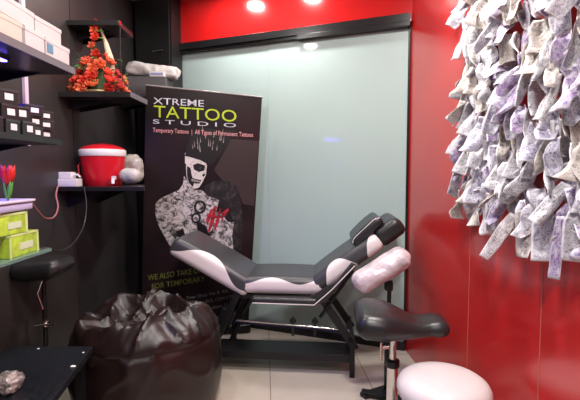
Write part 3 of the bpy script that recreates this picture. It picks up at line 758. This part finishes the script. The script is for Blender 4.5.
# carton with package on flower shelf
o_ = thing('carton', (-1.10, 3.33, zf + .105), 0, 'grey carton behind the flowers, beneath the white package', 'box')
MB().rbox((0, 0, .075), (.36, .22, .148), .003, n=(4, 4, 4)).build('body', M['carton'], o_); MB().box((0, 0, .149), (.36, .04, .002)).build('tape', M['lip'], o_, smooth=False)
pk = MB().rbox((0, 0, .055), (.38, .15, .10), .045, n=(34, 24, 14), fn=lambda p: (p + Vector((0, 0, -.10 * p.x))) * (1 + .15 * noise.fractal(p * 12, .7, 2.1, 4))).build('wrapped_package', mat('white_wrapping', (.55, .53, .52), .35, bump=.5, bscale=20)); pk.location = (-1.05, 3.34, zf + .262); tag(pk, 'white plastic-wrapped package lying on the grey carton', 'package')
p = at(164, 84, 2.95)
o_ = thing('small_box', (-.985, 3.262, zf + .254), 0, 'small white box with blue stripe on the grey carton, just above the banner', 'box')
MB().rbox((0, 0, .02), (.105, .07, .04), .003, n=(4, 4, 4)).build('body', M['white'], o_); MB().box((0, -.036, .02), (.09, .002, .014)).build('blue_stripe', mat('lilac_blue', (.25, .3, .6), .4), o_, smooth=False)

# cables
def cable(name, pts, r, m, label):
    P = [Vector(p) for p in pts]; out = []
    for i in range(len(P) - 1):
        p0 = P[max(i - 1, 0)]; p1 = P[i]; p2 = P[i + 1]; p3 = P[min(i + 2, len(P) - 1)]
        for k in range(6):
            f = k / 6; out.append(.5 * ((2 * p1) + (p2 - p0) * f + (2 * p0 - 5 * p1 + 4 * p2 - p3) * f * f + (3 * p1 - p0 - 3 * p2 + p3) * f ** 3))
    out.append(P[-1]); o_ = MB().tube(out, r, n=8).build(name, m); recenter(o_, P[0]); return tag(o_, label, 'cable')
cable('power_cable', [at(58, 186, 2.395), at(56, 195, 2.33), at(58, 207, 2.28), at(54, 217, 2.2), at(45, 218, 2.05), at(37, 210, 1.85), at(32, 203, 1.66)], .0042, M['pinkcable'], 'pinkish cable hanging from the adaptor to the lavender container')
cable('power_cable', [at(84, 187, 2.385), at(86.5, 205, 2.37), at(84, 225, 2.3), at(76, 240, 2.15), at(66, 249, 1.95), at(56, 250, 1.80), at(49, 248, 1.71), (-.985, 1.66, zgl + .003), (-1.03, 1.60, zgl + .003)], .0032, M['cable'], 'thin dark cable curving from cooler shelf to the glass shelf')

# ------------------------------------------------------------------ banknotes on the red wall
def notemat(name, paper, ink1, ink2, sc):
    m = mat(name, paper, .55); nt = m.node_tree; b = nt.nodes['Principled BSDF']; N = nt.nodes.new; L = nt.links.new
    uv = N('ShaderNodeTexCoord'); oi = N('ShaderNodeObjectInfo')
    sp = N('ShaderNodeSeparateXYZ'); L(uv.outputs['UV'], sp.inputs[0])
    def mth(op, a, bb=None, cc=None):
        n = N('ShaderNodeMath'); n.operation = op
        for i, v in enumerate((a, bb, cc)):
            if v is None: continue
            if isinstance(v, (int, float)): n.inputs[i].default_value = v
            else: L(v, n.inputs[i])
        return n.outputs[0]
    mp = N('ShaderNodeCombineXYZ'); L(mth('ADD', sp.outputs[0], mth('MULTIPLY', oi.outputs['Random'], 17.0)), mp.inputs[0]); L(mth('MULTIPLY', sp.outputs[1], 2.1), mp.inputs[1])
    n1 = N('ShaderNodeTexNoise'); n1.inputs['Scale'].default_value = 2.4; n1.inputs['Detail'].default_value = 3; L(mp.outputs[0], n1.inputs['Vector'])
    n2 = N('ShaderNodeTexNoise'); n2.inputs['Scale'].default_value = sc; n2.inputs['Detail'].default_value = 4; n2.inputs['Distortion'].default_value = 1.5; L(mp.outputs[0], n2.inputs['Vector'])
    # keep a plain margin
    ex = mth('LESS_THAN', mth('ABSOLUTE', mth('SUBTRACT', sp.outputs[0], .5)), .42); ey = mth('LESS_THAN', mth('ABSOLUTE', mth('SUBTRACT', sp.outputs[1], .5)), .45)
    inside = mth('MULTIPLY', ex, ey)
    r1 = N('ShaderNodeMapRange'); r1.inputs[1].default_value = .38; r1.inputs[2].default_value = .64; L(n1.outputs['Fac'], r1.inputs[0])
    r2 = N('ShaderNodeMapRange'); r2.inputs[1].default_value = .50; r2.inputs[2].default_value = .60; r2.inputs[4].default_value = .8; L(n2.outputs['Fac'], r2.inputs[0])
    mx = N('ShaderNodeMixRGB'); L(mth('MULTIPLY', inside, r1.outputs[0]), mx.inputs[0]); mx.inputs[1].default_value = (*paper, 1); mx.inputs[2].default_value = (*ink1, 1)
    mx2 = N('ShaderNodeMixRGB'); L(mth('MULTIPLY', inside, r2.outputs[0]), mx2.inputs[0]); L(mx.outputs[0], mx2.inputs[1]); mx2.inputs[2].default_value = (*ink2, 1)
    # portrait oval
    ov = mth('ADD', mth('POWER', mth('DIVIDE', mth('SUBTRACT', sp.outputs[0], .5), .30), 2.0), mth('POWER', mth('DIVIDE', mth('SUBTRACT', sp.outputs[1], .35), .13), 2.0))
    ovm = mth('MULTIPLY', mth('LESS_THAN', ov, 1.0), .55)
    mx3 = N('ShaderNodeMixRGB'); L(mth('MULTIPLY', ovm, r2.outputs[0]), mx3.inputs[0]); L(mx2.outputs[0], mx3.inputs[1]); mx3.inputs[2].default_value = (.08, .07, .12, 1)
    L(mx3.outputs[0], b.inputs['Base Color']); return m
NM = [notemat('lavender_note', (.74, .72, .77), (.46, .43, .56), (.13, .10, .22), 8),
      notemat('grey_note', (.66, .64, .66), (.40, .38, .41), (.15, .14, .17), 9),
      notemat('cream_note', (.64, .59, .54), (.42, .37, .34), (.20, .16, .18), 8),
      notemat('violet_note', (.64, .60, .68), (.38, .25, .45), (.10, .07, .26), 7),
      notemat('white_note', (.72, .70, .73), (.50, .48, .54), (.24, .22, .30), 8)]
def notemesh(seed, W=.072, Ln=.150, curl=1.0):
    r = random.Random(seed); mb = MB(); nx, nz = 8, 16; uvl = mb.bm.loops.layers.uv.new('UVMap')
    cx = r.uniform(-1, 1) * 13 * curl; cz = r.uniform(-.5, .6) * 5 * curl; tw = r.uniform(-1, 1) * 5 * curl; sd = seed * 3.1; tap = (r.uniform(.5, 1), r.choice((0, 0, .35, .6, .8)) * min(1, curl))
    G = []
    for i in range(nx + 1):
        row = []
        for j in range(nz + 1):
            x = (i / nx - .5) * W; z = -j / nz * Ln
            y = -(cx * x * x) - cz * z * z * .55 + tw * x * z * 1.3
            y -= noise.noise(Vector((x * 22, z * 14, sd))) * .022 * curl + noise.noise(Vector((x * 60, z * 60, sd))) * .004
            x *= tap[0] + (1 - tap[0]) * min(1, 4 * (j / nz + .02)) if j / nz < .3 else (1 - tap[1] * max(0, (j / nz - .55) / .45) ** 1.6)
            z2 = z * (1 - .12 * abs(cz) / 12 * (j / nz))
            row.append(mb.bm.verts.new((x * (1 - abs(cx) * .012), y, z2)))
        G.append(row)
    for i in range(nx):
        for j in range(nz):
            f = mb.bm.faces.new((G[i][j], G[i + 1][j], G[i + 1][j + 1], G[i][j + 1]))
            for lp, (a, b) in zip(f.loops, ((i, j), (i + 1, j), (i + 1, j + 1), (i, j + 1))): lp[uvl].uv = (a / nx, b / nz)
    me = bpy.data.meshes.new('banknote'); mb.bm.to_mesh(me); mb.bm.free()
    for p in me.polygons: p.use_smooth = True
    return me
variants = []
for k in range(30):
    me = notemesh(k, random.Random(k + 50).uniform(.046, .072), random.Random(k + 90).uniform(.12, .165), 1.55); me.materials.append(NM[k % 5]); variants.append(me)
yaw0 = math.atan2(rd.y, rd.x) + PI                     # local +x along the wall, local -y into the room
def put_note(me, s_, z, roll, pitch, yaw, off, label, group, scale=1):
    o_ = bpy.data.objects.new('banknote', me); C.objects.link(o_)
    base = Matrix((( -rd.x, -rn.x, 0), (-rd.y, -rn.y, 0), (0, 0, 1)))     # columns: x along wall (away), y into wall, z up
    R = base @ Rz(yaw) @ Rx(pitch) @ Ry(roll)
    o_.matrix_world = Matrix.Translation(rp(s_, z, off)) @ R.to_4x4() @ Matrix.Scale(scale, 4)
    return tag(o_, label, 'banknote', group)
rnn = random.Random(21); cnt = 0
S0 = .90
row = 0; z = 1.145
while z < 2.22:
    s_ = S0 + rnn.uniform(-.01, .02)
    while s_ < 1.80:
        Y = CY - s_ * .998
        if z < H + .41 * Y + .14:
            k = rnn.randrange(30)
            edge = (s_ < S0 + .06)
            kind = k % 5
            roll = rnn.gauss(.08, .26) if rnn.random() < .88 else rnn.uniform(-1.1, 1.1)
            if z < 1.2: roll *= .5
            put_note(variants[k], s_, z + rnn.uniform(-.02, .02), roll, -rnn.uniform(-.05, .28), rnn.gauss(-.62, .42), rnn.uniform(.022, .05),
                     ['lavender banknote among those taped to the red wall', 'grey banknote among those taped to the red wall', 'cream banknote among those taped to the red wall', 'violet banknote among those taped to the red wall', 'whitish banknote among those taped to the red wall'][kind],
                     ['lavender', 'grey', 'cream', 'violet', 'whitish'][kind] + ' banknotes on the red wall')
            cnt += 1
        s_ += rnn.uniform(.048, .068)
    z += .070; row += 1
print('notes', cnt)
orange = notemesh(201, .040, .10); orange.materials.append(notemat('orange_note', (.85, .55, .38), (.75, .42, .30), (.5, .3, .25), 8))
def s_of(px):                                        # distance along the red wall of a photo column
    k = (px - 290) / F; return (k * CY - CX) / (rd.x - k * rd.y)
def zpx(px, py): 
    p = rp(s_of(px), 0); return at(px, py, p.y).z
put_note(orange, s_of(459), zpx(459, 143), 1.1, -.1, -.2, .02, 'orange-cream slip sticking out at the left edge of the notes', None)
lowc = notemesh(203, .050, .20, .35); lowc.materials.append(notemat('cream_printed_slip', (.80, .74, .72), (.62, .56, .58), (.10, .08, .12), 12))
put_note(lowc, s_of(530), zpx(530, 214), -.48, -.10, -.6, .06, 'pale densely printed slip slanting down to the left at the bottom edge', None)
lowp = notemesh(205, .034, .20, .25); lowp.materials.append(NM[3])
put_note(lowp, s_of(579), zpx(579, 216), -.04, -.04, -.6, .055, 'narrow violet strip hanging lowest, near the right frame edge', None)
lw = notemesh(207, .08, .16, .3); lw.materials.append(NM[4])
put_note(lw, s_of(562), zpx(562, 213), .08, -.10, -.6, .055, 'broad whitish note hanging at the bottom edge', None)
lw2 = notemesh(208, .075, .17, .6); lw2.materials.append(NM[2])
put_note(lw2, s_of(541), zpx(541, 210), .05, -.12, -.6, .055, 'cream note curling at the bottom edge beside the slanting slip', None)
rs2 = notemesh(209, .08, .15, .15); rs2.materials.append(NM[1])
put_note(rs2, s_of(596), zpx(596, 212), .0, -.05, -.6, .05, 'flat grey note hanging low at the right frame edge', None)
spk = notemesh(211, .030, .12, .5); spk.materials.append(NM[1])
put_note(spk, s_of(476), zpx(476, 12), 2.2, -.3, -.2, .03, 'narrow grey slip pointing up left at the top of the notes', None)
for me_o in [o for o in bpy.data.objects if o.name.startswith('banknote')]:
    solid(me_o, .0006)

# ------------------------------------------------------------------ lamps
def lamp(x, y, power, r=.07, label=''):
    t = thing('ceiling_downlight', (x, y, ZC - .012), 0, label, 'light', 'ceiling downlights')
    MB().lathe([(r, .012), (r + .018, .012), (r + .018, .0), (r, -.002), (r, .012)]).build('trim_ring', M['chrome'], t)
    MB().lathe([(0, .004), (r, .004), (r, .009), (0, .009)]).build('lamp_face', mat('warm_white_lamp', (1, .95, .9), .4, emit=(1, .95, .90), estr=25), t)
    ld = bpy.data.lights.new('downlight', 'AREA'); ld.shape = 'DISK'; ld.size = r * 2; ld.energy = power; ld.color = (1, .955, .92)
    lo_ = bpy.data.objects.new('downlight', ld); C.objects.link(lo_); lo_.location = (x, y, ZC - .03)
    return t
lamp(-.50, 3.15, 8, .06, 'round ceiling downlight above the banner')
lamp(-.05, 2.95, 8, .06, 'round ceiling downlight above the glass doors')
lamp(.42, 1.75, 30, .08, 'round ceiling downlight nearest the banknotes')
lamp(.05, .6, 32, .10, 'round ceiling downlight above the viewer')
lamp(-.92, 2.0, 12, .07, 'round ceiling downlight above the left shelves')
lamp(.1, -.8, 26, .10, 'round ceiling downlight behind the viewer')
bl = bpy.data.lights.new('blue_led', 'AREA'); bl.shape = 'RECTANGLE'; bl.size = .02; bl.size_y = .32; bl.energy = 8; bl.color = (.10, .05, 1)
bo_ = bpy.data.objects.new('blue_led', bl); C.objects.link(bo_); bo_.location = (-1.03, 1.45, ztop - .05)
bl2 = bl.copy(); bl2.energy = 2; bo2 = bpy.data.objects.new('blue_led', bl2); C.objects.link(bo2); bo2.location = (-1.05, 1.30, zmid - .05)
lb2 = lb.copy(); C.objects.link(lb2); lb2.location = (-1.05, 1.30, zmid - .020 - .012); lb2['label'] = 'blue light bar under the middle left shelf'
for ch in lb.children[:]:
    c = ch.copy(); C.objects.link(c); c.parent = lb2

w = bpy.data.worlds.new('world'); bpy.context.scene.world = w; w.use_nodes = True
w.node_tree.nodes['Background'].inputs[0].default_value = (.80, .86, 1, 1); w.node_tree.nodes['Background'].inputs[1].default_value = .18

# ------------------------------------------------------------------ camera
cd = bpy.data.cameras.new('camera'); cd.sensor_width = 36; cd.lens = F / 580 * 36; cd.clip_start = .02
co = bpy.data.objects.new('camera', cd); C.objects.link(co); co.location = (0, 0, H); co.rotation_euler = (PI / 2 - TH, 0, 0)
sc = bpy.context.scene; sc.camera = co
sc.view_settings.view_transform = 'Standard'; sc.view_settings.look = 'None'; sc.view_settings.gamma = 1; sc.view_settings.exposure = 0
